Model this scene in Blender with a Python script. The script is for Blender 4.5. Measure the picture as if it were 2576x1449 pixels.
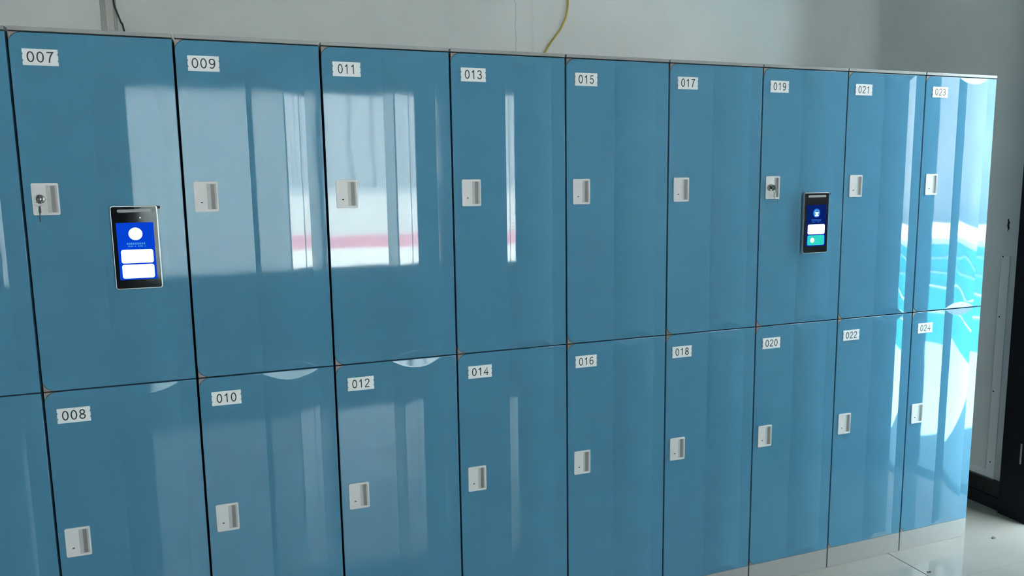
import bpy, bmesh, math, random
from mathutils import Matrix, Vector, noise

# ------------------------------------------------------------------ scene, camera, light
for o in list(bpy.data.objects):
    bpy.data.objects.remove(o, do_unlink=True)
scene = bpy.context.scene
COL = scene.collection

F_PX = 1879.6
cam_d = bpy.data.cameras.new('camera')
cam_d.sensor_fit = 'HORIZONTAL'
cam_d.sensor_width = 36.0
cam_d.lens = F_PX * 36.0 / 2576.0
cam_d.clip_start = 0.02
cam = bpy.data.objects.new('camera', cam_d)
COL.objects.link(cam)
cam.matrix_world = Matrix(((0.93961973, 0.05913990, -0.33707155, 0.49175539),
                           (-0.34191652, 0.12074002, -0.93194149, -2.11975998),
                           (-0.01441690, 0.99092095, 0.13367061, 1.45736566),
                           (0, 0, 0, 1)))
scene.camera = cam

world = bpy.data.worlds.new('world')
scene.world = world
world.use_nodes = True
SKY = 12.0
bgn = world.node_tree.nodes['Background']
bgn.inputs[0].default_value = (0.90, 0.98, 1.0, 1)
bgn.inputs[1].default_value = SKY

# the room (metres): lockers' fronts lie on y = 0, floor z = 0
X_L, X_R, Y_B, Y_F, Z_C = -4.2, 3.61, 1.04, -5.20, 3.0
# window behind the camera and doorway in the right wall
WX0, WX1, WZ0, WZ1 = -0.38, 2.42, 0.66, 2.40
VX0, VX1 = -3.40, -2.35
DY0, DY1, DZ1 = -0.68, -0.03, 2.78


def portal(name, loc, rot, sx, sy):
    l = bpy.data.lights.new(name, 'AREA')
    l.shape = 'RECTANGLE'
    l.size, l.size_y = sx, sy
    l.cycles.is_portal = True
    o = bpy.data.objects.new(name, l)
    o.location = loc
    o.rotation_euler = rot
    COL.objects.link(o)
    return o


portal('window_portal', ((WX0 + WX1) / 2, Y_F - 0.13, (WZ0 + WZ1) / 2), (math.radians(90), 0, 0), WX1 - WX0, WZ1 - WZ0)
portal('window_portal_side', ((VX0 + VX1) / 2, Y_F - 0.13, (WZ0 + WZ1) / 2), (math.radians(90), 0, 0), VX1 - VX0, WZ1 - WZ0)  # portal for the added, unseen window
portal('doorway_portal', (X_R + 0.13, (DY0 + DY1) / 2, DZ1 / 2), (math.radians(90), 0, math.radians(90)), DY1 - DY0, DZ1)

sun_d = bpy.data.lights.new('sun', 'SUN')
sun_d.energy = 150.0
sun_d.angle = math.radians(0.6)
sun_d.color = (1.0, 0.97, 0.92)
sun = bpy.data.objects.new('sun', sun_d)
COL.objects.link(sun)
sun.rotation_euler = Vector((0.05, -0.38, -0.92)).to_track_quat('-Z', 'Y').to_euler()   # stands behind the building, so none of it enters the room

vs = scene.view_settings
vs.view_transform = 'Standard'
vs.look = 'None'
vs.exposure = 0.32
vs.gamma = 1.0
vs.use_curve_mapping = False

random.seed(7)


# ------------------------------------------------------------------ materials
def mat(name, color, rough=0.5, metal=0.0, spec=0.5, emit=None, emit_s=0.0):
    m = bpy.data.materials.new(name)
    m.use_nodes = True
    b = m.node_tree.nodes['Principled BSDF']
    b.inputs['Base Color'].default_value = (*color, 1)
    b.inputs['Roughness'].default_value = rough
    b.inputs['Metallic'].default_value = metal
    b.inputs['Specular IOR Level'].default_value = spec
    if emit:
        b.inputs['Emission Color'].default_value = (*emit, 1)
        b.inputs['Emission Strength'].default_value = emit_s
    return m


def nd(m, t, **kw):
    n = m.node_tree.nodes.new(t)
    for k, v in kw.items():
        setattr(n, k, v)
    return n


def lk(m, a, b):
    m.node_tree.links.new(a, b)


def add_bump(m, scale, dist, stretch=(1, 1, 1), detail=2.0):
    b = m.node_tree.nodes['Principled BSDF']
    g = nd(m, 'ShaderNodeNewGeometry')
    mp = nd(m, 'ShaderNodeMapping')
    mp.inputs['Scale'].default_value = stretch
    nz = nd(m, 'ShaderNodeTexNoise')
    nz.inputs['Scale'].default_value = scale
    nz.inputs['Detail'].default_value = detail
    bp = nd(m, 'ShaderNodeBump')
    bp.inputs['Strength'].default_value = 1.0
    bp.inputs['Distance'].default_value = dist
    lk(m, g.outputs['Position'], mp.inputs[0])
    lk(m, mp.outputs[0], nz.inputs['Vector'])
    lk(m, nz.outputs['Fac'], bp.inputs['Height'])
    lk(m, bp.outputs[0], b.inputs['Normal'])
    return bp


def mottle(m, c1, c2, scale, lo=0.35, hi=0.65, stretch=(1, 1, 1)):
    b = m.node_tree.nodes['Principled BSDF']
    g = nd(m, 'ShaderNodeNewGeometry')
    mp = nd(m, 'ShaderNodeMapping')
    mp.inputs['Scale'].default_value = stretch
    nz = nd(m, 'ShaderNodeTexNoise')
    nz.inputs['Scale'].default_value = scale
    nz.inputs['Detail'].default_value = 4.0
    cr = nd(m, 'ShaderNodeValToRGB')
    cr.color_ramp.elements[0].position = lo
    cr.color_ramp.elements[1].position = hi
    cr.color_ramp.elements[0].color = (*c1, 1)
    cr.color_ramp.elements[1].color = (*c2, 1)
    lk(m, g.outputs['Position'], mp.inputs[0])
    lk(m, mp.outputs[0], nz.inputs['Vector'])
    lk(m, nz.outputs['Fac'], cr.inputs[0])
    lk(m, cr.outputs[0], b.inputs['Base Color'])
    return cr


M = {}
M['blue'] = mat('locker_blue_gloss', (0.078, 0.232, 0.365), 0.035)
mottle(M['blue'], (0.077, 0.228, 0.350), (0.081, 0.239, 0.366), 9)
add_bump(M['blue'], 5.0, 0.00035, (1.3, 1, 0.75), 1.5)
M['grey'] = mat('locker_grey_plastic', (0.36, 0.355, 0.345), 0.32)
mottle(M['grey'], (0.345, 0.34, 0.332), (0.362, 0.357, 0.349), 30)
M['dark_grey'] = mat('corner_grey_plastic', (0.26, 0.235, 0.22), 0.45)
M['shell'] = mat('locker_shell_grey', (0.10, 0.10, 0.10), 0.6)
M['white_plastic'] = mat('lock_white_plastic', (0.74, 0.71, 0.70), 0.38)
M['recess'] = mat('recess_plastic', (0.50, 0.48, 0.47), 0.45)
M['label'] = mat('label_white', (0.92, 0.91, 0.90), 0.35)
M['ink'] = mat('label_ink', (0.010, 0.010, 0.010), 0.5)
M['steel'] = mat('lock_steel', (0.40, 0.39, 0.375), 0.2, 1.0)
M['key_metal'] = mat('key_metal', (0.22, 0.215, 0.20), 0.38, 1.0)
M['slot'] = mat('slot_dark', (0.03, 0.028, 0.028), 0.6)
M['alu'] = mat('terminal_aluminium', (0.62, 0.62, 0.61), 0.3, 0.9)
M['black_glass'] = mat('terminal_black_glass', (0.004, 0.004, 0.005), 0.06)
M['black_plastic'] = mat('black_plastic', (0.012, 0.012, 0.013), 0.5)
M['bar'] = mat('terminal_light_bar', (0.34, 0.34, 0.35), 0.4)
M['lens'] = mat('terminal_lens', (0.02, 0.02, 0.025), 0.03)


def glow(name, c, s):
    return mat(name, (0.0, 0.0, 0.0), 0.3, spec=0.0, emit=c, emit_s=s)


M['scr_a'] = glow('screen_blue', (0.0015, 0.045, 0.52), 1.0)
M['scr_b'] = glow('screen_navy', (0.002, 0.012, 0.11), 1.0)
M['ui_white'] = glow('screen_white', (1.0, 1.0, 1.0), 1.6)
M['ui_cyan'] = glow('screen_cyan', (0.07, 0.34, 0.60), 1.0)
M['ui_halo'] = glow('screen_halo', (0.012, 0.13, 0.60), 1.0)
M['ui_teal'] = glow('screen_teal', (0.025, 0.55, 0.46), 1.0)
M['ui_text_b'] = glow('screen_text_blue', (0.02, 0.14, 0.65), 1.0)
M['ui_dark'] = glow('screen_dark', (0.03, 0.06, 0.25), 1.0)

# plaster wall with a hairline crack and faint drip stains
mw = M['wall'] = mat('wall_plaster', (0.62, 0.63, 0.61), 0.85, spec=0.2)
cr = mottle(mw, (0.66, 0.68, 0.665), (0.71, 0.73, 0.715), 3.0)
g = nd(mw, 'ShaderNodeNewGeometry')
sx = nd(mw, 'ShaderNodeSeparateXYZ')
lk(mw, g.outputs['Position'], sx.inputs[0])
nz = nd(mw, 'ShaderNodeTexNoise')
nz.inputs['Scale'].default_value = 14.0
mp = nd(mw, 'ShaderNodeMapping')
mp.inputs['Scale'].default_value = (0.02, 0.02, 1)
lk(mw, g.outputs['Position'], mp.inputs[0])
lk(mw, mp.outputs[0], nz.inputs['Vector'])


def mth(m, op, a, b=None):
    n = nd(m, 'ShaderNodeMath', operation=op)
    for i, v in enumerate((a, b)):
        if v is None:
            continue
        if isinstance(v, (int, float)):
            n.inputs[i].default_value = v
        else:
            lk(m, v, n.inputs[i])
    return n.outputs[0]


wob = mth(mw, 'MULTIPLY', mth(mw, 'SUBTRACT', nz.outputs['Fac'], 0.5), 0.030)
dx = mth(mw, 'ABSOLUTE', mth(mw, 'SUBTRACT', mth(mw, 'SUBTRACT', sx.outputs[0], 1.668), wob))
on = mth(mw, 'MULTIPLY', mth(mw, 'LESS_THAN', dx, 0.0013), mth(mw, 'GREATER_THAN', sx.outputs[1], 0.3))
dx2 = mth(mw, 'ABSOLUTE', mth(mw, 'SUBTRACT', mth(mw, 'SUBTRACT', sx.outputs[0], 1.745), wob))
st = mth(mw, 'MULTIPLY', mth(mw, 'MAXIMUM', mth(mw, 'SUBTRACT', 1.0, mth(mw, 'DIVIDE', dx2, 0.012)), 0.0), 0.09)
st = mth(mw, 'MULTIPLY', st, mth(mw, 'GREATER_THAN', sx.outputs[1], 0.3))
fac = mth(mw, 'MINIMUM', mth(mw, 'ADD', mth(mw, 'MULTIPLY', on, 0.55), st), 1.0)
mx = nd(mw, 'ShaderNodeMix', data_type='RGBA')
lk(mw, fac, mx.inputs['Factor'])
lk(mw, cr.outputs[0], mx.inputs['A'])
mx.inputs['B'].default_value = (0.16, 0.16, 0.16, 1)
lk(mw, mx.outputs['Result'], mw.node_tree.nodes['Principled BSDF'].inputs['Base Color'])
add_bump(mw, 55, 0.0006, detail=5)

M['wall_r'] = mat('wall_right_paint', (0.60, 0.61, 0.62), 0.8, spec=0.25)
mottle(M['wall_r'], (0.65, 0.665, 0.66), (0.69, 0.705, 0.70), 4)
add_bump(M['wall_r'], 60, 0.0004, detail=4)
M['board'] = mat('wall_board_white', (0.76, 0.77, 0.78), 0.6)
M['ceiling'] = mat('ceiling_paint', (0.52, 0.52, 0.51), 0.9)
M['wall_d'] = mat('wall_grey_paint', (0.42, 0.43, 0.43), 0.85)
mottle(M['wall_d'], (0.40, 0.41, 0.41), (0.44, 0.45, 0.45), 3)
M['tile'] = mat('floor_tile_gloss', (0.60, 0.62, 0.58), 0.06)
mottle(M['tile'], (0.245, 0.262, 0.248), (0.265, 0.282, 0.268), 6)
M['grout'] = mat('floor_grout', (0.05, 0.05, 0.05), 0.9)
M['stone'] = mat('black_stone', (0.008, 0.009, 0.011), 0.25)
M['frame'] = mat('door_frame_black', (0.003, 0.004, 0.007), 0.6, spec=0.25)
M['strike'] = mat('strike_steel', (0.35, 0.36, 0.38), 0.4, 0.8)
M['trunk_a'] = mat('trunking_stained', (0.36, 0.36, 0.33), 0.6)
mottle(M['trunk_a'], (0.30, 0.29, 0.25), (0.42, 0.42, 0.40), 18, stretch=(1, 1, 0.12))
M['trunk_b'] = mat('trunking_cover', (0.47, 0.465, 0.44), 0.5)
mottle(M['trunk_b'], (0.42, 0.41, 0.37), (0.50, 0.50, 0.48), 14, stretch=(1, 1, 0.15))
M['cable_black'] = mat('cable_black', (0.012, 0.012, 0.012), 0.5)
M['cable_yellow'] = mat('cable_yellow', (0.42, 0.32, 0.03), 0.45)
M['chip'] = mat('debris_dark', (0.06, 0.05, 0.05), 0.8)
M['patch'] = mat('peeled_patch_dark', (0.02, 0.022, 0.025), 0.9)
M['win_frame'] = mat('window_frame_white', (0.55, 0.57, 0.58), 0.5)
M['ground'] = mat('outdoor_paving', (0.42, 0.43, 0.42), 0.8)
mottle(M['ground'], (0.36, 0.37, 0.37), (0.48, 0.49, 0.48), 1.2)
M['fence'] = mat('outdoor_render', (0.42, 0.44, 0.46), 0.85)
mottle(M['fence'], (0.20, 0.215, 0.235), (0.31, 0.325, 0.335), 1.6)
M['pool'] = mat('pool_turquoise', (0.01, 0.52, 0.56), 0.3)
M['pool_seam'] = mat('pool_seam_light', (0.55, 0.85, 0.85), 0.35)
M['coping'] = mat('pool_coping_white', (0.85, 0.86, 0.85), 0.5)
M['wing'] = mat('outdoor_dark_render', (0.13, 0.14, 0.15), 0.9)  # for the added wall that blocks light outdoors
M['paving'] = mat('outdoor_pale_paving', (0.17, 0.34, 0.43), 0.8)
M['red'] = mat('barrier_red', (0.30, 0.12, 0.15), 0.6)

mg = M['glass'] = bpy.data.materials.new('window_glass')
mg.use_nodes = True
nt = mg.node_tree
nt.nodes.clear()
out = nd(mg, 'ShaderNodeOutputMaterial')
tr = nd(mg, 'ShaderNodeBsdfTransparent')
tr.inputs[0].default_value = (0.93, 0.96, 0.96, 1)
gl = nd(mg, 'ShaderNodeBsdfGlossy')
gl.inputs['Roughness'].default_value = 0.02
fr = nd(mg, 'ShaderNodeFresnel')
mixs = nd(mg, 'ShaderNodeMixShader')
lk(mg, fr.outputs[0], mixs.inputs[0])
lk(mg, tr.outputs[0], mixs.inputs[1])
lk(mg, gl.outputs[0], mixs.inputs[2])
lk(mg, mixs.outputs[0], out.inputs[0])


def translucent(name, c, clear):
    m = bpy.data.materials.new(name)
    m.use_nodes = True
    m.node_tree.nodes.clear()
    out = nd(m, 'ShaderNodeOutputMaterial')
    a = nd(m, 'ShaderNodeBsdfTranslucent')
    a.inputs[0].default_value = (*c, 1)
    b = nd(m, 'ShaderNodeBsdfTransparent')
    mi = nd(m, 'ShaderNodeMixShader')
    mi.inputs[0].default_value = clear
    lk(m, a.outputs[0], mi.inputs[1])
    lk(m, b.outputs[0], mi.inputs[2])
    lk(m, mi.outputs[0], out.inputs[0])
    return m


M['blind'] = translucent('blind_fabric', (0.90, 0.95, 0.95), 0.17)
M['film'] = translucent('plastic_film', (0.92, 0.94, 0.95), 0.60)


# ------------------------------------------------------------------ mesh helpers
def link(name, me, m, parent=None, loc=(0, 0, 0)):
    o = bpy.data.objects.new(name, me)
    COL.objects.link(o)
    if m is not None and not me.materials:
        me.materials.append(m)
    o.location = loc
    if parent is not None:
        o.parent = parent
    return o


def empty(name, loc):
    o = bpy.data.objects.new(name, None)
    o.empty_display_size = 0.05
    COL.objects.link(o)
    o.location = loc
    return o


def tag(o, label, cat, group=None):
    o['label'] = label
    o['category'] = cat
    if group:
        o['group'] = group
    return o


def struct(o):
    o['kind'] = 'structure'
    return o


def bm_mesh(name, bm, smooth=False):
    bmesh.ops.recalc_face_normals(bm, faces=bm.faces)
    me = bpy.data.meshes.new(name)
    bm.to_mesh(me)
    bm.free()
    if smooth:
        for p in me.polygons:
            p.use_smooth = True
    return me


def box(bm, x0, x1, y0, y1, z0, z1, bev=0.0):
    r = bmesh.ops.create_cube(bm, size=1.0, matrix=Matrix.Translation(((x0 + x1) / 2, (y0 + y1) / 2, (z0 + z1) / 2)) @ Matrix.Diagonal((x1 - x0, y1 - y0, z1 - z0, 1)))
    if bev > 0:
        es = list({e for v in r['verts'] for e in v.link_edges})
        bmesh.ops.bevel(bm, geom=es, offset=bev, segments=2, affect='EDGES', profile=0.5)


def box_mesh(name, *a, bev=0.0):
    bm = bmesh.new()
    box(bm, *a, bev=bev)
    return bm_mesh(name, bm)


def prism(bm, pts, yf, yb, ch=0.0):
    """closed prism of an outline in x,z; front at yf (towards -y) with chamfer ch, back at yb"""
    n = len(pts)
    cx = sum(p[0] for p in pts) / n
    cz = sum(p[1] for p in pts) / n
    loops = []
    if ch > 0:
        area = sum(pts[i][0] * pts[(i + 1) % n][1] - pts[(i + 1) % n][0] * pts[i][1] for i in range(n))
        sgn = 1 if area > 0 else -1
        ins = []
        for i in range(n):
            a, b, c = Vector(pts[i - 1]), Vector(pts[i]), Vector(pts[(i + 1) % n])
            d1 = (b - a).normalized()
            d2 = (c - b).normalized()
            n1 = Vector((-d1.y, d1.x)) * sgn
            n2 = Vector((-d2.y, d2.x)) * sgn
            k = n1 + n2
            k = k / max(0.3, k.dot(n1))
            ins.append(b + k * ch)
        loops.append([bm.verts.new((p.x, yf, p.y)) for p in ins])
        loops.append([bm.verts.new((p[0], yf + ch, p[1])) for p in pts])
    else:
        loops.append([bm.verts.new((p[0], yf, p[1])) for p in pts])
    loops.append([bm.verts.new((p[0], yb, p[1])) for p in pts])
    bm.faces.new(loops[0])
    for a, b in zip(loops[:-1], loops[1:]):
        for i in range(n):
            j = (i + 1) % n
            bm.faces.new((a[i], a[j], b[j], b[i]))
    bm.faces.new(list(reversed(loops[-1])))


def rrect(x0, x1, z0, z1, r, seg=6, corners='all'):
    pts = []
    for (cx, cz, a0, key) in ((x1 - r, z1 - r, 0, 'tr'), (x0 + r, z1 - r, 90, 'tl'), (x0 + r, z0 + r, 180, 'bl'), (x1 - r, z0 + r, 270, 'br')):
        if corners == 'all' or key in corners:
            for i in range(seg + 1):
                a = math.radians(a0 + 90 * i / seg)
                pts.append((cx + r * math.cos(a), cz + r * math.sin(a)))
        else:
            pts.append((x1 if key[1] == 'r' else x0, z1 if key[0] == 't' else z0))
    return pts


def disc(cx, cz, r, n=28):
    return [(cx + r * math.cos(2 * math.pi * i / n), cz + r * math.sin(2 * math.pi * i / n)) for i in range(n)]


def prism_mesh(name, pts, yf, yb, ch=0.0):
    bm = bmesh.new()
    prism(bm, pts, yf, yb, ch)
    return bm_mesh(name, bm)


def tube(bm, path, r, n=10, closed=False):
    P = [Vector(p) for p in path]
    rings = []
    m = len(P)
    up = Vector((0.3, 0.9, 0.2)).normalized()
    for i, p in enumerate(P):
        t = (P[(i + 1) % m] - P[i - 1]) if closed else (P[min(i + 1, m - 1)] - P[max(i - 1, 0)])
        t.normalize()
        s = t.cross(up).normalized()
        u = s.cross(t)
        rings.append([bm.verts.new(p + r * (math.cos(2 * math.pi * k / n) * s + math.sin(2 * math.pi * k / n) * u)) for k in range(n)])
    for i in range(m if closed else m - 1):
        a, b = rings[i], rings[(i + 1) % m]
        for k in range(n):
            bm.faces.new((a[k], a[(k + 1) % n], b[(k + 1) % n], b[k]))
    if not closed:
        bm.faces.new(rings[0])
        bm.faces.new(rings[-1])


def spline(pts, n=8):
    P = [Vector(p) for p in pts]
    P = [2 * P[0] - P[1]] + P + [2 * P[-1] - P[-2]]
    res = []
    for i in range(1, len(P) - 2):
        for k in range(n):
            t = k / n
            a, b, c, d = P[i - 1], P[i], P[i + 1], P[i + 2]
            res.append(0.5 * ((2 * b) + (c - a) * t + (2 * a - 5 * b + 4 * c - d) * t * t + (3 * b - a - 3 * c + d) * t ** 3))
    res.append(P[-2])
    return res


# ------------------------------------------------------------------ room shell
T = 0.12
bm = bmesh.new()
box(bm, X_L - T, X_R + T, Y_B, Y_B + T, -0.02, Z_C)
rc = 0.11                                     # coved plaster corner towards the right wall
cove = [(X_R - rc + rc * math.sin(a), Y_B - rc + rc * math.cos(a)) for a in [math.radians(90 * i / 12) for i in range(13)]]
va = [[bm.verts.new((x, y, z)) for x, y in cove] for z in (0.0, Z_C)]
for i in range(12):
    f = bm.faces.new((va[0][i], va[0][i + 1], va[1][i + 1], va[1][i]))
    f.smooth = True
struct(link('wall_back', bm_mesh('wall_back', bm), M['wall']))

bm = bmesh.new()
box(bm, X_R, X_R + T, DY1, Y_B, -0.02, Z_C)
box(bm, X_R, X_R + T, Y_F, DY0, -0.02, Z_C)
box(bm, X_R, X_R + T, DY0, DY1, DZ1, Z_C)
struct(link('wall_right', bm_mesh('wall_right', bm), M['wall_r']))

struct(link('wall_left', box_mesh('wall_left', X_L - T, X_L, Y_F, Y_B, -0.02, Z_C), M['wall_d']))

bm = bmesh.new()
box(bm, X_L - T, VX0, Y_F - T, Y_F, -0.02, Z_C)
box(bm, VX1, WX0, Y_F - T, Y_F, -0.02, Z_C)
box(bm, VX0, VX1, Y_F - T, Y_F, -0.02, WZ0)
box(bm, VX0, VX1, Y_F - T, Y_F, WZ1, Z_C)
box(bm, WX1, X_R + T, Y_F - T, Y_F, -0.02, Z_C)
box(bm, WX0, WX1, Y_F - T, Y_F, -0.02, WZ0)
box(bm, WX0, WX1, Y_F - T, Y_F, WZ1, Z_C)
struct(link('wall_front', bm_mesh('wall_front', bm), M['wall_d']))
struct(link('ceiling', box_mesh('ceiling', X_L - T, X_R + T, Y_F - T, Y_B + T, Z_C, Z_C + T), M['ceiling']))

# floor: dark joint bed with polished tiles, each its own piece
floor = struct(link('floor', box_mesh('floor', X_L - T, X_R + T, Y_F - T, Y_B + T, -0.06, -0.004), M['grout']))
TS, JX, JY = 0.80, 2.825, -0.235
half = 0.0019
xs = [X_L] + [JX + TS * k for k in range(-10, 2) if X_L < JX + TS * k < X_R] + [X_R]
ys = [Y_F] + [JY + TS * k for k in range(-7, 2) if Y_F < JY + TS * k < Y_B] + [Y_B]
tcache = {}
for i in range(len(xs) - 1):
    for j in range(len(ys) - 1):
        w, d = xs[i + 1] - xs[i], ys[j + 1] - ys[j]
        key = (round(w, 3), round(d, 3))
        if key not in tcache:
            hy = 0.0005
            bm = bmesh.new()
            box(bm, -w / 2 + half, w / 2 - half, -d / 2 + hy, d / 2 - hy, -0.010, 0.0, bev=0.0005)
            tcache[key] = bm_mesh('tile', bm)
        link('tile', tcache[key], M['tile'], floor, ((xs[i] + xs[i + 1]) / 2, (ys[j] + ys[j + 1]) / 2, 0))

# black stone skirting on the right wall, two courses
bm = bmesh.new()
box(bm, X_R - 0.030, X_R + 0.01, 0.09, Y_B, 0.0, 0.055, bev=0.002)
box(bm, X_R - 0.022, X_R + 0.01, 0.09, Y_B, 0.055, 0.125, bev=0.002)
struct(link('baseboard_right', bm_mesh('baseboard_right', bm), M['stone']))

# black door frame of the doorway beside the lockers
df = struct(empty('door_1', (X_R, DY1, 0)))
fx0, fx1 = -0.050, T + 0.02
link('near_jamb', box_mesh('near_jamb', fx0, fx1, 0.0, 0.135, 0.0, DZ1 + 0.07, bev=0.003), M['frame'], df)
link('far_jamb', box_mesh('far_jamb', fx0, fx1, DY0 - DY1 - 0.10, DY0 - DY1, 0.0, DZ1 + 0.07, bev=0.003), M['frame'], df)
link('head', box_mesh('head', fx0, fx1, DY0 - DY1, 0.0, DZ1, DZ1 + 0.07, bev=0.003), M['frame'], df)
link('strike_plate', box_mesh('strike_plate', fx0 - 0.002, fx0 + 0.004, 0.046, 0.053, 0.255, 0.345, bev=0.0008), M['strike'], df)

# trunking moulding on the right wall
t1 = struct(link('trim_1', box_mesh('trim_1', X_R - 0.006, X_R + 0.002, 0.165, 0.205, 0.125, 1.13, bev=0.002), M['board']))
t2 = struct(link('trim_2', box_mesh('trim_2', X_R - 0.005, X_R + 0.002, 0.165, Y_B, 0.125, 0.160, bev=0.002), M['board']))

# window behind the camera
win = struct(empty('window_1', ((WX0 + WX1) / 2, Y_F, WZ0)))
ww, wh, WMID = (WX1 - WX0), (WZ1 - WZ0), 1.25 - (WX0 + WX1) / 2
fw = 0.05
for nm, a in (('frame_side', (-ww / 2, -ww / 2 + fw, 0, wh)), ('frame_side', (ww / 2 - fw, ww / 2, 0, wh)),
              ('frame_rail', (-ww / 2 + fw, ww / 2 - fw, wh - fw, wh)), ('frame_rail', (-ww / 2 + fw, ww / 2 - fw, 0, fw)),
              ('mullion', (WMID - 0.03, WMID + 0.03, fw, wh - fw)), ('mullion', (1.00, 1.03, fw, wh - fw))):
    link(nm, box_mesh(nm, a[0], a[1], -0.09, -0.03, a[2], a[3], bev=0.002), M['win_frame'], win)
for a, b in ((-ww / 2 + fw, WMID - 0.03), (WMID + 0.03, 1.00), (1.03, ww / 2 - fw)):
    link('pane', box_mesh('pane', a, b, -0.063, -0.057, fw, wh - fw), M['glass'], win)
link('sill', box_mesh('sill', -ww / 2 - 0.05, ww / 2 + 0.05, -T, 0.06, -0.03, 0.0, bev=0.004), M['win_frame'], win)

# second window on this wall, unseen, added to lighten the row's left end
win2 = struct(empty('window_2', ((VX0 + VX1) / 2, Y_F, WZ0)))
vw = VX1 - VX0
for nm, a in (('frame_side', (-vw / 2, -vw / 2 + fw, 0, wh)), ('frame_side', (vw / 2 - fw, vw / 2, 0, wh)),
              ('frame_rail', (-vw / 2 + fw, vw / 2 - fw, wh - fw, wh)), ('frame_rail', (-vw / 2 + fw, vw / 2 - fw, 0, fw)),
              ('mullion', (-0.02, 0.02, fw, wh - fw))):
    link(nm, box_mesh(nm, a[0], a[1], -0.09, -0.03, a[2], a[3], bev=0.002), M['win_frame'], win2)
for a, b in ((-vw / 2 + fw, -0.02), (0.02, vw / 2 - fw)):
    link('pane', box_mesh('pane', a, b, -0.063, -0.057, fw, wh - fw), M['glass'], win2)
link('sill', box_mesh('sill', -vw / 2 - 0.05, vw / 2 + 0.05, -T, 0.06, -0.03, 0.0, bev=0.004), M['win_frame'], win2)


# ------------------------------------------------------------------ lockers
W = 0.36
GAP = 0.0028                       # half of the vertical gap
Z_TOP, Z_MID, Z_BOT, Z_CAP = 1.8405, 0.9629, 0.0779, 1.8514
DW = W - 2 * GAP
XC0, XC1 = 0.460 * W - GAP, 0.872 * W - GAP      # creases of the raised rib
TILT = math.radians(6.5)
CH_R = 0.028                       # rounded left corners


def door_mesh(name, h):
    """blue door panel: flat left field, raised rib with a shallow arched section and ramped ends, flat right strip"""
    bm = bmesh.new()
    yb, c = 0.017, 0.0012
    # perimeter edge (rounded arris + sides)
    out = rrect(0, DW, 0, h, CH_R, 8, ('tl', 'bl'))
    n = len(out)
    ins = rrect(c, DW - c, c, h - c, CH_R - c, 8, ('tl', 'bl'))
    mid = rrect(c * 0.3, DW - c * 0.3, c * 0.3, h - c * 0.3, CH_R - c * 0.3, 8, ('tl', 'bl'))
    L = [[bm.verts.new((p[0], y, p[1])) for p in pts] for pts, y in ((ins, 0.0), (mid, c * 0.3), (out, c), (out, yb))]
    for a, b in zip(L[:-1], L[1:]):
        for i in range(n):
            j = (i + 1) % n
            f = bm.faces.new((a[i], a[j], b[j], b[i]))
            f.smooth = a is not L[2]
    bm.faces.new(L[3])
    # left field
    lf = [p for p in ins if p[0] < XC0]
    lf = [(XC0, h - c)] + lf + [(XC0, c)]
    bm.faces.new([bm.verts.new((p[0], 0, p[1])) for p in lf])
    # right strip
    bm.faces.new([bm.verts.new(v) for v in ((XC1, 0, c), (DW - c, 0, c), (DW - c, 0, h - c), (XC1, 0, h - c))])
    # rib
    chord = XC1 - XC0
    R = chord / 2 / math.sin(TILT)
    sag = R * (1 - math.cos(TILT))
    NX = 36
    zd = [0, .0008, .002, .004, .006, .008, .010, .012, .014, .016, .018, .020, .022, .0235, .025, .0265, .028, .0295, .031, .0325, .034, .036, .039, .043, .05]
    zl = [c + z for z in zd] + [h * k / 8 for k in range(1, 8)] + [h - c - z for z in reversed(zd)]
    slope = sag / 0.0225
    grid = []
    for z in zl:
        row = []
        for i in range(NX + 1):
            t = -1 + 2 * i / NX
            x = (XC0 + XC1) / 2 + t * chord / 2
            a = math.asin(t * math.sin(TILT))
            b = R * (math.cos(a) - math.cos(TILT))
            r = min(z - c, h - c - z) * slope
            k = 0.00028
            hh = max(k - abs(b - r), 0.0) / k
            d = min(b, r) - hh * hh * k * 0.25
            row.append(bm.verts.new((x, -max(d, 0.0), z)))
        grid.append(row)
    for j in range(len(zl) - 1):
        for i in range(NX):
            f = bm.faces.new((grid[j][i], grid[j][i + 1], grid[j + 1][i + 1], grid[j + 1][i]))
            f.smooth = True
    me = bpy.data.meshes.new(name)
    bmesh.ops.recalc_face_normals(bm, faces=bm.faces)
    # open patches: make every front face look towards -y
    for f in bm.faces:
        f.normal_update()
        if abs(f.normal.y) > 0.5 and f.calc_center_median().y < 0.01 and f.normal.y > 0:
            f.normal_flip()
    bm.to_mesh(me)
    bm.free()
    return me


H_UP = Z_TOP - Z_MID - 0.0030
H_LO = Z_MID - Z_BOT - 0.0026
ME = {}
ME['door_up'] = door_mesh('door_upper', H_UP)
ME['door_lo'] = door_mesh('door_lower', H_LO)


def shell_mesh(name, h):
    # open-fronted box standing back behind the door
    bm = bmesh.new()
    t = 0.012
    y0, y1 = 0.0165, 0.53
    box(bm, 0.004, t, y0 + 0.004, y1, 0, h)
    box(bm, DW - t, DW - 0.004, y0 + 0.004, y1, 0, h)
    box(bm, t, DW - t, y0 + 0.004, y1, 0, t)
    box(bm, t, DW - t, y0 + 0.004, y1, h - t, h)
    box(bm, t, DW - t, y1 - t, y1, t, h - t)
    return bm_mesh(name, bm)


ME['shell_up'] = shell_mesh('body_upper', Z_TOP - Z_MID)
ME['shell_lo'] = shell_mesh('body_lower', Z_MID - Z_BOT)
ME['cap'] = box_mesh('top_cap', 0.0, DW, -0.0015, 0.535, 0.0015, Z_CAP - Z_TOP, bev=0.0009)
ME['plinth'] = box_mesh('plinth', 0.0, DW, 0.0005, 0.52, 0.0, Z_BOT - 0.0006, bev=0.0010)


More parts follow.
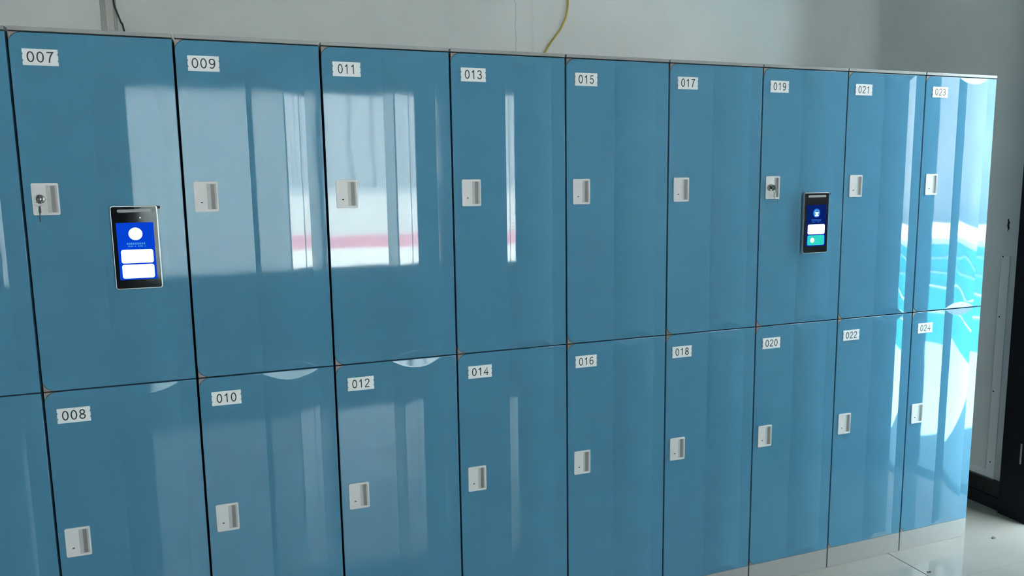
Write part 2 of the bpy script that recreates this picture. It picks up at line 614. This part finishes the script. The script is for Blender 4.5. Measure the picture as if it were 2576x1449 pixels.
def corner_mesh(name, top):
    # little grey filler behind the rounded door corner
    r = CH_R
    pts = [(0.0, 0.0), (r, 0.0)]
    s = []
    for i in range(9):
        a = math.radians(90 * i / 8)
        s.append((r - r * math.sin(a), r - r * math.cos(a)))
    pts = [(0.0006, 0.0)] + [(max(p[0] - 0.0006, 0.0006), max(p[1] - 0.0006, 0)) for p in s]
    pts = [p for i, p in enumerate(pts) if i == 0 or (abs(p[0] - pts[i - 1][0]) + abs(p[1] - pts[i - 1][1])) > 1e-5]
    if top:
        pts = [(x, -z) for x, z in pts]
    return prism_mesh(name, pts, 0.0008, 0.0175)


ME['corner_b'] = corner_mesh('corner_bottom', False)
ME['corner_t'] = corner_mesh('corner_top', True)

# number plate 74 x 39 mm with bitten short edges
LW, LH = 0.075, 0.0385


def plate_pts():
    w, h = LW / 2, LH / 2
    d = 0.0022
    right = [(w, -h), (w, -h * 0.55), (w - d, -h * 0.42), (w, -h * 0.28), (w, h * 0.22), (w - d, h * 0.38), (w, h * 0.52), (w, h)]
    left = [(-x, z) for x, z in reversed(right)]
    return right + left


ME['plate'] = prism_mesh('number_label', plate_pts(), -0.0016, 0.0, 0.0002)

# clear clips peeking out at the plate's short edges
ME['clip'] = box_mesh('clip', -0.0014, 0.0014, -0.0012, 0.0, -0.0014, 0.0014, bev=0.0003)
M['clip'] = mat('clip_clear', (0.35, 0.45, 0.50), 0.08)
M['clip'].node_tree.nodes['Principled BSDF'].inputs['Transmission Weight'].default_value = 0.5

# lock plate 58 x 78 mm
PW, PH, PT = 0.058, 0.078, 0.0030
hx0, hx1, hz0, hz1 = 0.0315, 0.0540, 0.0060, 0.0720
bm = bmesh.new()
prism(bm, [(0.0, 0.0), (0.0, 0.0)] and rrect(0, hx0, 0, PH, 0.004, 5, ('tl', 'bl')), -PT, 0.0, 0.0006)
prism(bm, rrect(hx1, PW, 0, PH, 0.0035, 5, ('tr', 'br')), -PT, 0.0, 0.0006)
box(bm, hx0 - 0.0006, hx1 + 0.0006, -PT, 0.0, 0.0, hz0, bev=0.0003)
box(bm, hx0 - 0.0006, hx1 + 0.0006, -PT, 0.0, hz1, PH, bev=0.0003)
ME['lock_plate'] = bm_mesh('lock_plate', bm)
# finger recess: tray sloping from left to a deep right end
bm = bmesh.new()
prof = [(hx0, -PT + 0.0004), (hx0 + 0.0012, -PT + 0.0012), (hx0 + 0.0080, -0.0012), (hx0 + 0.0086, -0.00060), (hx1 - 0.0040, -0.00045), (hx1 - 0.0036, -0.0019), (hx1, -PT + 0.0008)]
rows = [[bm.verts.new((x, y, z)) for x, y in prof] for z in (hz0, hz1)]
for i in range(len(prof) - 1):
    bm.faces.new((rows[0][i], rows[0][i + 1], rows[1][i + 1], rows[1][i]))
back = [[bm.verts.new((x, -0.0001, z)) for x in (hx0, hx1)] for z in (hz0, hz1)]
bm.faces.new((back[0][0], back[0][1], back[1][1], back[1][0]))
for k in (0, 1):
    bm.faces.new(rows[k] + [back[k][1], back[k][0]])
bm.faces.new((rows[0][0], rows[1][0], back[1][0], back[0][0]))
bm.faces.new((rows[0][-1], rows[1][-1], back[1][1], back[0][1]))
ME['recess'] = bm_mesh('finger_recess', bm)
ME['pull'] = box_mesh('pull_bar', hx0 + 0.0092, hx1 - 0.0044, -0.00078, -0.0004, hz0 + 0.0008, hz1 - 0.0008)  # thin dark strip standing for shade in the deep pocket
LCX, LCZ = 0.0175, PH * 0.50
bm = bmesh.new()
tube(bm, [(LCX + 0.0108 * math.cos(2 * math.pi * i / 32), -PT, LCZ + 0.0108 * math.sin(2 * math.pi * i / 32)) for i in range(32)], 0.00045, 6, closed=True)
ME['ring_line'] = bm_mesh('lock_ring', bm, True)
ME['key_slot'] = prism_mesh('key_slot', rrect(LCX - 0.0028, LCX + 0.0028, LCZ - 0.0165, LCZ - 0.0137, 0.0010, 3), -PT - 0.0004, -PT + 0.001)


def lathe_y(name, prof, cx, cz, n=32):
    """turn (radius, y) about an axis along y"""
    bm = bmesh.new()
    rings = [[bm.verts.new((cx + r * math.cos(2 * math.pi * k / n), y, cz + r * math.sin(2 * math.pi * k / n))) for k in range(n)] for r, y in prof]
    for a, b in zip(rings[:-1], rings[1:]):
        for k in range(n):
            f = bm.faces.new((a[k], a[(k + 1) % n], b[(k + 1) % n], b[k]))
            f.smooth = True
    bm.faces.new(rings[0])
    bm.faces.new(rings[-1])
    return bm_mesh(name, bm)


ME['cyl'] = lathe_y('lock_cylinder', [(0.0112, -PT + 0.001), (0.0112, -PT - 0.0045), (0.0104, -PT - 0.0060), (0.0092, -PT - 0.0066), (0.0086, -PT - 0.0060), (0.0084, -PT - 0.0074), (0.0004, -PT - 0.0082)], LCX, LCZ)
ME['cyl_long'] = lathe_y('lock_cylinder', [(0.0118, -PT + 0.001), (0.0118, -PT - 0.009), (0.0108, -PT - 0.0105), (0.0096, -PT - 0.0105), (0.0090, -PT - 0.0098), (0.0004, -PT - 0.0102)], LCX, LCZ)


def arc(cx, cz, rx, rz, a0, a1, n=14):
    return [(cx + rx * math.cos(math.radians(a0 + (a1 - a0) * i / n)), cz + rz * math.sin(math.radians(a0 + (a1 - a0) * i / n))) for i in range(n + 1)]


SIX = [arc(.285, .315, .225, .265, 0, 360, 24), arc(.33, .52, .27, .43, 55, 90, 5) + arc(.33, .52, .27, .43, 95, 180, 9) + [(.058, .40), (.060, .315)]]
GLYPH = {
    '0': [arc(.285, .5, .232, .452, 0, 360, 30)],
    '1': [[(.335, 0.0), (.335, 1.0)], [(.09, .745), (.20, .80), (.29, .885), (.335, .97)]],
    '2': [arc(.285, .715, .225, .237, 172, -28, 16) + [(.40, .47), (.22, .29), (.105, .15), (.06, .048), (.54, .048)]],
    '3': [arc(.265, .735, .205, .217, 165, -80, 16) + [(.22, .52)], [(.22, .52)] + arc(.275, .285, .235, .238, 80, -168, 20)],
    '4': [[(.425, 0.0), (.425, .955), (.045, .285), (.585, .285)]],
    '5': [[(.50, .952), (.165, .952), (.105, .50)] + arc(.275, .325, .235, .278, 138, -165, 20)],
    '6': SIX,
    '7': [[(.05, .948), (.525, .948), (.44, .82), (.335, .60), (.26, .36), (.215, .0)]],
    '8': [arc(.285, .742, .192, .210, 0, 360, 22), arc(.285, .268, .230, .220, 0, 360, 24)],
    '9': [[(.57 - x, 1 - z) for x, z in st_] for st_ in SIX],
}


def ribbon(bm, pts, t):
    P = [Vector(p) for p in pts]
    closed = (P[0] - P[-1]).length < 1e-5
    if closed:
        P = P[:-1]
    n = len(P)
    L, R = [], []
    for i in range(n):
        a = P[i - 1] if (i > 0 or closed) else None
        c = P[(i + 1) % n] if (i < n - 1 or closed) else None
        d1 = (P[i] - a).normalized() if a is not None else (c - P[i]).normalized()
        d2 = (c - P[i]).normalized() if c is not None else d1
        n1, n2 = Vector((-d1.y, d1.x)), Vector((-d2.y, d2.x))
        k = n1 + n2
        k = k / max(0.45, k.dot(n1))
        L.append(bm.verts.new((P[i].x + k.x * t / 2, 0, P[i].y + k.y * t / 2)))
        R.append(bm.verts.new((P[i].x - k.x * t / 2, 0, P[i].y - k.y * t / 2)))
    for i in range(n if closed else n - 1):
        j = (i + 1) % n
        bm.faces.new((L[i], L[j], R[j], R[i]))


def digits_mesh(txt, tw, th):
    bm = bmesh.new()
    adv = 0.74
    for i, ch in enumerate(txt):
        for st_ in GLYPH[ch]:
            ribbon(bm, [(x + i * adv, z) for x, z in st_], 0.112)
    total = adv * 2 + 0.57
    for v in bm.verts:
        v.co = ((v.co.x / total - 0.5) * tw, 0.0, (v.co.z - 0.5) * th)
    me = bpy.data.meshes.new('digits')
    for f in bm.faces:
        f.normal_update()
        if f.normal.y > 0:
            f.normal_flip()
    bm.to_mesh(me)
    bm.free()
    return me


def key_blade(name, flat_dir='x'):
    """a small cabinet key hanging down: bow, shoulder, bitted blade"""
    bm = bmesh.new()
    bow = []
    for i in range(20):
        a = 2 * math.pi * i / 20
        bow.append((0.0088 * math.cos(a) * (1 - 0.12 * math.sin(a)), -0.0085 + 0.0098 * math.sin(a)))
    prism(bm, bow, -0.0011, 0.0011, 0.0003)
    bl = [(-0.0032, -0.016), (-0.0034, -0.022), (-0.0022, -0.0225), (-0.0022, -0.0275), (-0.0010, -0.029), (-0.0022, -0.0310), (-0.0014, -0.0345), (-0.0018, -0.0370), (0.0, -0.0400),
          (0.0018, -0.0375), (0.0020, -0.0225), (0.0034, -0.022), (0.0032, -0.016)]
    prism(bm, bl, -0.0008, 0.0008)
    return bm_mesh(name, bm)


ME['hang_key'] = key_blade('hanging_key')
# inserted key: bow standing out of the cylinder along -y (built edge-on: thin in x)
bm = bmesh.new()
bow = []
for i in range(20):
    a = 2 * math.pi * i / 20
    bow.append((-0.0115 + 0.0090 * math.cos(a), 0.0092 * math.sin(a)))
n0 = len(bm.verts)
va = [bm.verts.new((-0.0011, p[0], p[1])) for p in bow]
vb = [bm.verts.new((0.0011, p[0], p[1])) for p in bow]
bm.faces.new(va)
bm.faces.new(list(reversed(vb)))
for i in range(20):
    j = (i + 1) % 20
    bm.faces.new((va[i], va[j], vb[j], vb[i]))
box(bm, -0.0009, 0.0009, -0.004, 0.012, -0.0034, 0.0034)
ME['in_key'] = bm_mesh('inserted_key', bm)

UP_L = [(0.0664, 1.7816), (0.0686, 1.7817), (0.0691, 1.7817), (0.0691, 1.78), (0.068, 1.7788), (0.0679, 1.7799), (0.0673, 1.7798), (0.0707, 1.7801), (0.0717, 1.7822)]
LO_L = [(0.0653, 0.898), (0.0698, 0.9021), (0.0716, 0.904), (0.0711, 0.9034), (0.0669, 0.902), (0.0621, 0.9013), (0.0674, 0.8999), (0.0655, 0.8991), (0.0675, 0.8976)]
UP_K = [(0.0493, 1.4449), (0.0535, 1.4442), (0.0556, 1.4453), (0.0555, 1.4428), (0.0513, 1.4408), (0.0491, 1.4417), (0.0512, 1.4431), (0.0534, 1.4438), (0.0539, 1.445)]
LO_K = [(0.0477, 0.5594), (0.0522, 0.5645), (0.0532, 0.5689), (0.0549, 0.5664), (0.0522, 0.5676), (0.0495, 0.5643), (0.0512, 0.5621), (0.0513, 0.5629), (0.051, 0.5598)]
TXT_W = {7: .056, 9: .056, 8: .053, 11: .047, 10: .050, 12: .049}
DIG = {}


LABELS = {
    7: 'upper blue locker 007 carrying the bright blue screen terminal',
    8: 'lower blue locker 008, standing beneath the one with the bright blue terminal',
    9: 'upper blue locker 009, mirroring the pale window blind on its flat field',
    10: 'lower blue locker 010, beneath the door that mirrors the pale blind',
    11: 'upper blue locker 011, mirroring the bright white window across its left half',
    12: 'lower blue locker 012, beneath the door that mirrors the white window',
    13: 'upper blue locker 013 with a single broad white streak on its rib',
    14: 'lower blue locker 014, under the door with the single white streak',
    15: 'upper blue locker 015, plain and streakless, halfway along the row',
    16: 'lower blue locker 016, under the plain streakless door halfway along the row',
    17: 'upper blue locker 017 with a thin bright line along its rib edge',
    18: 'lower blue locker 018, diagonally below the door with the navy terminal',
    19: 'upper blue locker 019 carrying the navy screen terminal',
    20: 'lower blue locker 020, standing beneath the one with the navy terminal',
    21: 'upper blue locker 021 with a turquoise reflection on its rib only, last but one',
    22: 'lower blue locker 022, last but one before the black doorway',
    23: 'upper blue locker 023 at the doorway end, mirroring the turquoise pool',
    24: 'lower blue locker 024 at the doorway end, brightest of the bottom row',
}


def locker(col, upper):
    x0 = col * W + GAP
    num = None if col < 0 else 7 + 2 * col + (0 if upper else 1)
    zb = (Z_MID + 0.0015) if upper else (Z_BOT + 0.0006)
    z_base = Z_MID if upper else 0.0
    r = empty('locker', (x0, 0.0, z_base))
    if num is None:
        lab = ('glossy blue upper locker at the row end, next to locker 007' if upper else
               'glossy blue lower locker at the row end, next to locker 008')
    else:
        lab = LABELS[num]
    tag(r, lab, 'locker', 'row of blue lockers')
    h = H_UP if upper else H_LO
    link('body', ME['shell_up' if upper else 'shell_lo'], M['shell'], r, (0, 0, (Z_MID if upper else Z_BOT) - z_base))
    link('door', ME['door_up' if upper else 'door_lo'], M['blue'], r, (0, 0, zb - z_base))
    link('corner_piece', ME['corner_b'], M['dark_grey'], r, (0, 0, zb - z_base))
    link('corner_piece', ME['corner_t'], M['dark_grey'], r, (0, 0, zb + h - z_base))
    if upper:
        link('top_cap', ME['cap'], M['grey'], r, (0, 0, Z_TOP - z_base))
    else:
        link('plinth', ME['plinth'], M['grey'], r, (0, 0, 0))
    lx, lz = (UP_L if upper else LO_L)[max(col, 0)]
    pl = link('number_label', ME['plate'], M['label'], r, (lx - GAP, -0.0001, lz - z_base))
    for sx_ in (-1, 1):
        for cz_ in (0.0065, -0.0080):
            link('clip', ME['clip'], M['clip'], pl, (sx_ * (LW / 2 + 0.0010), 0, cz_))
    if num is not None:
        me = digits_mesh('%03d' % num, TXT_W.get(num, .0515), 0.0250)
        link('digits', me, M['ink'], pl, (0.0, -0.0019, 0.0005))
    kx, kz = (UP_K if upper else LO_K)[max(col, 0)]
    lp = link('lock_plate', ME['lock_plate'], M['white_plastic'], r, (kx - GAP - PW / 2, 0.0002, kz - PH / 2 - z_base))
    fr_ = link('finger_recess', ME['recess'], M['recess'], lp)
    link('pull_bar', ME['pull'], M['slot_mid'], lp)
    if num == 7:
        link('lock_cylinder', ME['cyl'], M['steel'], lp)
    elif num == 19:
        link('lock_cylinder', ME['cyl_long'], M['steel'], lp)
    else:
        link('lock_ring', ME['ring_line'], M['white_plastic'], lp)
        link('key_slot', ME['key_slot'], M['slot'], lp)
    return r, (x0 + kx - GAP - PW / 2, kz - PH / 2)


M['slot_mid'] = mat('recess_shadow_plastic', (0.24, 0.23, 0.225), 0.5)  # recess colour with the shade put in
origin = {}
for col in range(-1, 9):
    for up in (True, False):
        r, o = locker(col, up)
        origin[(col, up)] = o


# ------------------------------------------------------------------ keys in the two locks
def key_bunch(o, yk, tilt, turn, label):
    cx, cz = o[0] + LCX, o[1] + LCZ
    r = empty('key_bunch', (cx, yk, cz))
    tag(r, label, 'keys')
    k = link('inserted_key', ME['in_key'], M['key_metal'], r)
    k.rotation_euler = (0, math.radians(tilt), 0)
    bm = bmesh.new()
    rr = 0.0075
    cy, czz = -0.0165, -0.0100
    tube(bm, [(rr * math.sin(2 * math.pi * i / 24) * 0.9, cy + 0.002 * math.sin(2 * math.pi * i / 24), czz + rr * math.cos(2 * math.pi * i / 24)) for i in range(24)], 0.0006, 6, closed=True)
    link('key_ring', bm_mesh('key_ring', bm, True), M['steel'], r)
    hk = link('hanging_key', ME['hang_key'], M['key_metal'], r, (0.0015, cy, czz - rr + 0.0005))
    hk.rotation_euler = (0, math.radians(6), math.radians(turn))
    hk.scale = (0.85, 0.85, 0.95)
    return r


key_bunch(origin[(0, True)], -PT - 0.0040, 20, -62, 'metal keys in the lock beside the bright blue terminal')
key_bunch(origin[(6, True)], -PT - 0.0075, 0, 30, 'metal keys in the lock beside the navy terminal')


# ------------------------------------------------------------------ face terminals
TW, TH = 0.1080, 0.2108
ME['t_back'] = prism_mesh('housing', rrect(-TW / 2, TW / 2, 0, TH, 0.006, 6), -0.0095, 0.0, 0.0010)
ME['t_glass'] = prism_mesh('front_glass', rrect(-TW / 2 + 0.0022, TW / 2 - 0.0022, 0.0022, TH - 0.0022, 0.0045, 6), -0.0105, -0.0085, 0.0003)
ME['t_mount'] = prism_mesh('wall_mount', rrect(-0.035, 0.035, 0.03, 0.18, 0.004, 4), -0.001, 0.0014)


def uv(u, v):
    return ((u - 0.5) * TW, (1 - v) * TH)


def ui(name, pts, y, m, parent):
    bm = bmesh.new()
    prism(bm, pts, y, y + 0.0003)
    return link(name, bm_mesh(name, bm), m, parent)


def ui_rect(u0, u1, v0, v1, r):
    x0, z1 = uv(u0, v0)
    x1, z0 = uv(u1, v1)
    return rrect(x0, x1, z0, z1, r, 6)


def terminal(x, z, variant, label):
    r = empty('face_terminal', (x, -0.0055, z))
    tag(r, label, 'terminal', 'face terminals on locker doors')
    link('wall_mount', ME['t_mount'], M['black_plastic'], r)
    link('housing', ME['t_back'], M['alu'], r)
    link('front_glass', ME['t_glass'], M['black_glass'], r)
    ui('light_bar', ui_rect(0.15, 0.865, 0.042, 0.078, 0.0034), -0.0108, M['bar'], r)
    for u in (0.42, 0.625):
        cx, cz = uv(u, 0.143)
        ui('camera_lens', disc(cx, cz, 0.0022 if u < 0.5 else 0.0017, 16), -0.0107, M['lens'] if u < 0.5 or variant == 'b' else M['ui_lens'], r)
    bm = bmesh.new()
    box(bm, TW / 2 - 0.004, TW / 2 + 0.0065, -0.0085, -0.001, TH - 0.0085, TH - 0.0015, bev=0.0012)
    link('locking_tab', bm_mesh('locking_tab', bm), M['black_plastic'], r)
    s = ui('screen', ui_rect(0.105, 0.895, 0.200, 0.885, 0.0008), -0.0107, M['scr_a' if variant == 'a' else 'scr_b'], r)
    y = -0.0111
    cx, cz = uv(0.5, 0.335)
    if variant == 'a':
        ui('portrait_icon', disc(cx, cz, 0.0158, 36), y, M['ui_white'], s)
        ui('icon_mark', [(cx - 0.004, cz + 0.0088), (cx, cz + 0.0102), (cx + 0.003, cz + 0.0095), (cx + 0.001, cz + 0.0086)], y - 0.0003, M['ui_cyan'], s)
        cols = [M['ui_white'], M['ui_white']]
    else:
        ui('portrait_halo', disc(cx, cz, 0.0155, 36), y, M['ui_halo'], s)
        ui('portrait_ring', disc(cx, cz, 0.0118, 32), y - 0.0003, M['ui_cyan'], s)
        ui('portrait_head', disc(cx + 0.0008, cz + 0.0012, 0.0062, 24), y - 0.0006, M['ui_white'], s)
        ui('portrait_hair', [(cx + 0.0008 + 0.0064 * math.cos(math.radians(a)), cz + 0.0018 + 0.0064 * math.sin(math.radians(a))) for a in range(10, 171, 16)], y - 0.0009, M['ui_dark'], s)
        ui('portrait_body', [(cx + 0.0005 + 0.0085 * math.cos(math.radians(a)), cz - 0.0112 + 0.0062 * math.sin(math.radians(a))) for a in range(0, 181, 15)], y - 0.0006, M['ui_white'], s)
        cols = [M['ui_white'], M['ui_teal']]
        ui('button_border', ui_rect(0.135, 0.875, 0.690, 0.880, 0.0050), y, M['ui_halo_dim'], s)
    tm = M['ui_cyan'] if variant == 'a' else M['ui_text_b']
    bm = bmesh.new()
    random.seed(3)
    n = 9
    for i in range(n):                    # row of blurred characters
        u0 = 0.30 + 0.40 * i / n
        x0, z1 = uv(u0, 0.440)
        x1, z0 = uv(u0 + 0.037, 0.464)
        for k in range(3):
            zz = z0 + (z1 - z0) * (k + 0.2) / 3
            box(bm, x0, x1 - random.random() * 0.001, y, y + 0.0002, zz, zz + (z1 - z0) * 0.2)
        xm = x0 + (x1 - x0) * random.uniform(0.2, 0.7)
        box(bm, xm, xm + 0.0007, y, y + 0.0002, z0, z1)
    link('title_line', bm_mesh('title_line', bm), tm, s)
    bm = bmesh.new()
    for u0, u1 in ((0.325, 0.37), (0.38, 0.43), (0.47, 0.49), (0.53, 0.57), (0.58, 0.64), (0.68, 0.695)):
        x0, z1 = uv(u0, 0.476)
        x1, z0 = uv(u1, 0.488)
        box(bm, x0, x1, y, y + 0.0002, z0, z0 + (z1 - z0) * 0.35)
        box(bm, x0, x1, y, y + 0.0002, z0 + (z1 - z0) * 0.65, z1)
    link('status_line', bm_mesh('status_line', bm), tm, s)
    ui('button', ui_rect(0.165, 0.845, 0.523, 0.685, 0.0052), y - 0.0003, cols[0], s)
    ui('button', ui_rect(0.165, 0.845, 0.703, 0.868, 0.0052), y - 0.0003, cols[1], s)
    if variant == 'b':
        bx, bz = uv(0.36, 0.785)
        ui('button_icon', disc(bx, bz, 0.0085, 24), y - 0.0006, M['ui_white'], s)
    return r


M['ui_halo_dim'] = glow('screen_halo_dim', (0.006, 0.012, 0.42), 1.0)
M['ui_lens'] = glow('camera_led', (0.9, 0.95, 1.0), 1.0)  # glowing disc imitates a glint on the camera lens
terminal(0.2420, 1.2140, 'a', 'slim black face terminal with bright blue screen and two white buttons')
terminal(2.3899, 1.2124, 'b', 'slim black face terminal with navy screen, white and turquoise buttons')

# ------------------------------------------------------------------ things on the back wall
tk = empty('cable_trunking', (0.064, Y_B, 1.2))
tag(tk, 'stained off-white vertical cable trunking on the plaster wall', 'trunking')
link('channel', box_mesh('channel', -0.002, 0.050, -0.010, 0.004, 0, 1.8, bev=0.001), M['trunk_a'], tk)
link('cover', box_mesh('cover', 0.016, 0.042, -0.016, -0.008, 0, 1.8, bev=0.0015), M['trunk_b'], tk)


def cable(name, pts, r, m, label):
    bm = bmesh.new()
    c0 = Vector(pts[0])
    tube(bm, [p - c0 for p in spline(pts)], r, 10)
    o = link(name, bm_mesh(name, bm, True), m, None, c0)
    return tag(o, label, 'cable')


cable('power_cable', [(0.172, 1.0, 1.80), (0.1376, 1.005, 2.0415), (0.1305, 1.005, 2.0675), (0.1222, 1.005, 2.0947), (0.114, 1.005, 2.1218), (0.1108, 1.005, 2.1464), (0.108, 1.005, 2.25), (0.107, 1.005, 2.6), (0.107, 1.005, 3.0)],
      0.0031, M['cable_black'], 'thin black cable running down the wall beside the trunking')
cable('data_cable', [(1.69, 1.02, 1.88), (1.7976, 1.03, 2.0403), (1.8225, 1.03, 2.0787), (1.8513, 1.03, 2.1156), (1.8744, 1.03, 2.1439), (1.8899, 1.03, 2.1719), (1.9034, 1.03, 2.1997), (1.9113, 1.03, 2.2373), (1.9133, 1.03, 2.2711), (1.910, 1.03, 2.36), (1.90, 1.03, 2.6), (1.895, 1.03, 3.0)],
      0.0042, M['cable_yellow'], 'yellow cable hanging in a curve on the plaster wall')

# right wall: screw holes and a torn patch
wr = bpy.data.objects['wall_right']
hole = bmesh.new()
bmesh.ops.create_circle(hole, cap_ends=True, radius=0.0035, segments=12, matrix=Matrix.Rotation(math.radians(90), 4, 'Y'))
hm = bm_mesh('screw_hole', hole)
for y, z in ((0.196, 1.127), (0.193, 0.862), (0.196, 0.525), (0.186, 0.20)):
    proud = 0.0065 if 0.165 < y < 0.205 and z < 1.13 else 0.0005
    link('screw_hole', hm, M['patch'], wr, (X_R - proud, y, z))
bm = bmesh.new()
pp = [(0.0, 0.030), (0.006, 0.026), (0.004, 0.012), (0.007, 0.002), (0.002, -0.016), (0.003, -0.030), (-0.002, -0.018), (-0.006, -0.012), (-0.003, 0.004), (-0.006, 0.014), (-0.002, 0.020)]
bm.faces.new([bm.verts.new((0, p[0], p[1])) for p in pp])
link('torn_patch', bm_mesh('torn_patch', bm), M['patch'], wr, (X_R - 0.0006, 0.186, 1.262))

# ------------------------------------------------------------------ debris on the floor
def chip(x, y, s, label, kind):
    bm = bmesh.new()
    if kind == 'flake':
        vs_ = [(-1, -.35, 0), (-.2, -.5, .05), (1.0, -.1, .0), (.55, .35, .25), (-.3, .5, .45), (-.8, .15, .2)]
        base = [bm.verts.new((a * s, b * s, 0.0)) for a, b, c in vs_]
        top = [bm.verts.new((a * s * .85, b * s * .8, (c + .12) * s)) for a, b, c in vs_]
        bm.faces.new(base)
        bm.faces.new(top)
        for i in range(6):
            j = (i + 1) % 6
            bm.faces.new((base[i], base[j], top[j], top[i]))
    else:
        tube(bm, [(-s, -s * .3, s * .12), (-s * .2, s * .1, s * .10), (s * .5, -s * .15, s * .14), (s, s * .3, s * .12)], s * 0.12, 6)
        tube(bm, [(-s * .6, s * .5, s * .12), (0, s * .1, s * .22), (s * .7, s * .45, s * .12)], s * 0.10, 6)
    o = link('debris_chip' if kind == 'flake' else 'wire_scrap', bm_mesh('debris', bm), M['chip'], None, (x, y, 0.0))
    return tag(o, label, 'debris')


chip(3.325, -0.060, 0.012, 'small dark flake lying on the pale floor tile', 'flake')
chip(2.848, -0.168, 0.011, 'tiny dark scrap of wire lying by the tile joint', 'wire')

# ------------------------------------------------------------------ outdoors, mirrored in the locker doors
struct(link('ground', box_mesh('ground', -60, 60, -200, 60, -0.30, -0.07), M['ground']))
struct(link('path_pale', box_mesh('path_pale', -40, 40, -17.5, -10, -0.08, -0.06), M['coping']))
struct(link('path_red', box_mesh('path_red', -40, 40, -23.5, -17.5, -0.08, -0.06), M['red']))
struct(link('wall_outside', box_mesh('wall_outside', 9.0, 9.4, -14, 3.5, -0.07, 3.6), M['fence']))
struct(link('wall_wing', box_mesh('wall_wing', X_R + T + 0.02, 9.0, 0.06, 3.0, -0.07, 2.8), M['wing']))  # unseen wall added to shade the yard and keep mid-row doors darker
struct(link('path_white', box_mesh('path_white', X_R + T, 8.9, -9.5, 6, -0.08, -0.06), M['paving']))
p = empty('pool', (6.6, -3.2, -0.07))
tag(p, 'turquoise pool with white coping standing outside the doorway', 'pool')
link('basin_wall', box_mesh('basin_wall', 0.0, 1.9, -3.6, 2.6, 0.0, 0.95, bev=0.01), M['pool'], p)
link('coping', box_mesh('coping', -0.04, 1.94, -3.64, 2.64, 0.95, 1.02, bev=0.01), M['coping'], p)
bl = empty('roller_blind', (WX0 + 0.06, Y_F + 0.02, WZ0 + 0.03))
tag(bl, 'pale translucent blind drawn over half of the window', 'blind')
link('fabric', box_mesh('fabric', 0.0, 1.54, -0.010, -0.008, 0.0, WZ1 - WZ0 - 0.04), M['blind'], bl)
link('roller', box_mesh('roller', -0.01, 1.55, -0.012, 0.03, WZ1 - WZ0 - 0.06, WZ1 - WZ0 - 0.01, bev=0.008), M['win_frame'], bl)

# crumpled clear film hung over the upper part of the unblinded window
bm = bmesh.new()
path = [(0.0, 0.0), (0.16, 0.01), (0.24, 0.02), (0.20, 0.035), (0.27, 0.05), (0.40, 0.03), (0.47, 0.045), (0.43, 0.06), (0.52, 0.075), (0.70, 0.05), (0.86, 0.035), (0.83, 0.055), (0.90, 0.06), (1.12, 0.03)]
pp = spline([(x, y, 0) for x, y in path], 6)
rows = []
for j in range(15):
    z = 0.92 * j / 14
    rows.append([bm.verts.new((q.x + 0.03 * noise.noise((q.x * 4, z * 3.5, 1.7)) * (1.2 - z), q.y + 0.02 * noise.noise((q.x * 6, z * 4, 9.1)), z + 0.02 * noise.noise((q.x * 5, 3.3, 0.2)) * (1 - j / 14))) for q in pp])
for a_, b_ in zip(rows[:-1], rows[1:]):
    for i in range(len(pp) - 1):
        bm.faces.new((a_[i], a_[i + 1], b_[i + 1], b_[i]))
fl = link('plastic_film', bm_mesh('plastic_film', bm, True), M['film'], None, (WX1 - 1.14, Y_F + 0.005, WZ1 - 0.93))
tag(fl, 'crumpled clear plastic film hung over the upper window', 'plastic film')

# pale wavy lines along the pool wall
for k, z in enumerate((0.30, 0.52, 0.70, 0.83)):
    bm = bmesh.new()
    tube(bm, spline([(-0.012, -3.5 + 0.5 * i, z + 0.025 * math.sin(i * 1.7 + k * 2.1) + 0.012 * math.sin(i * 3.9 + k)) for i in range(13)], 5), 0.013, 6)
    link('seam', bm_mesh('seam', bm, True), M['pool_seam'], p)
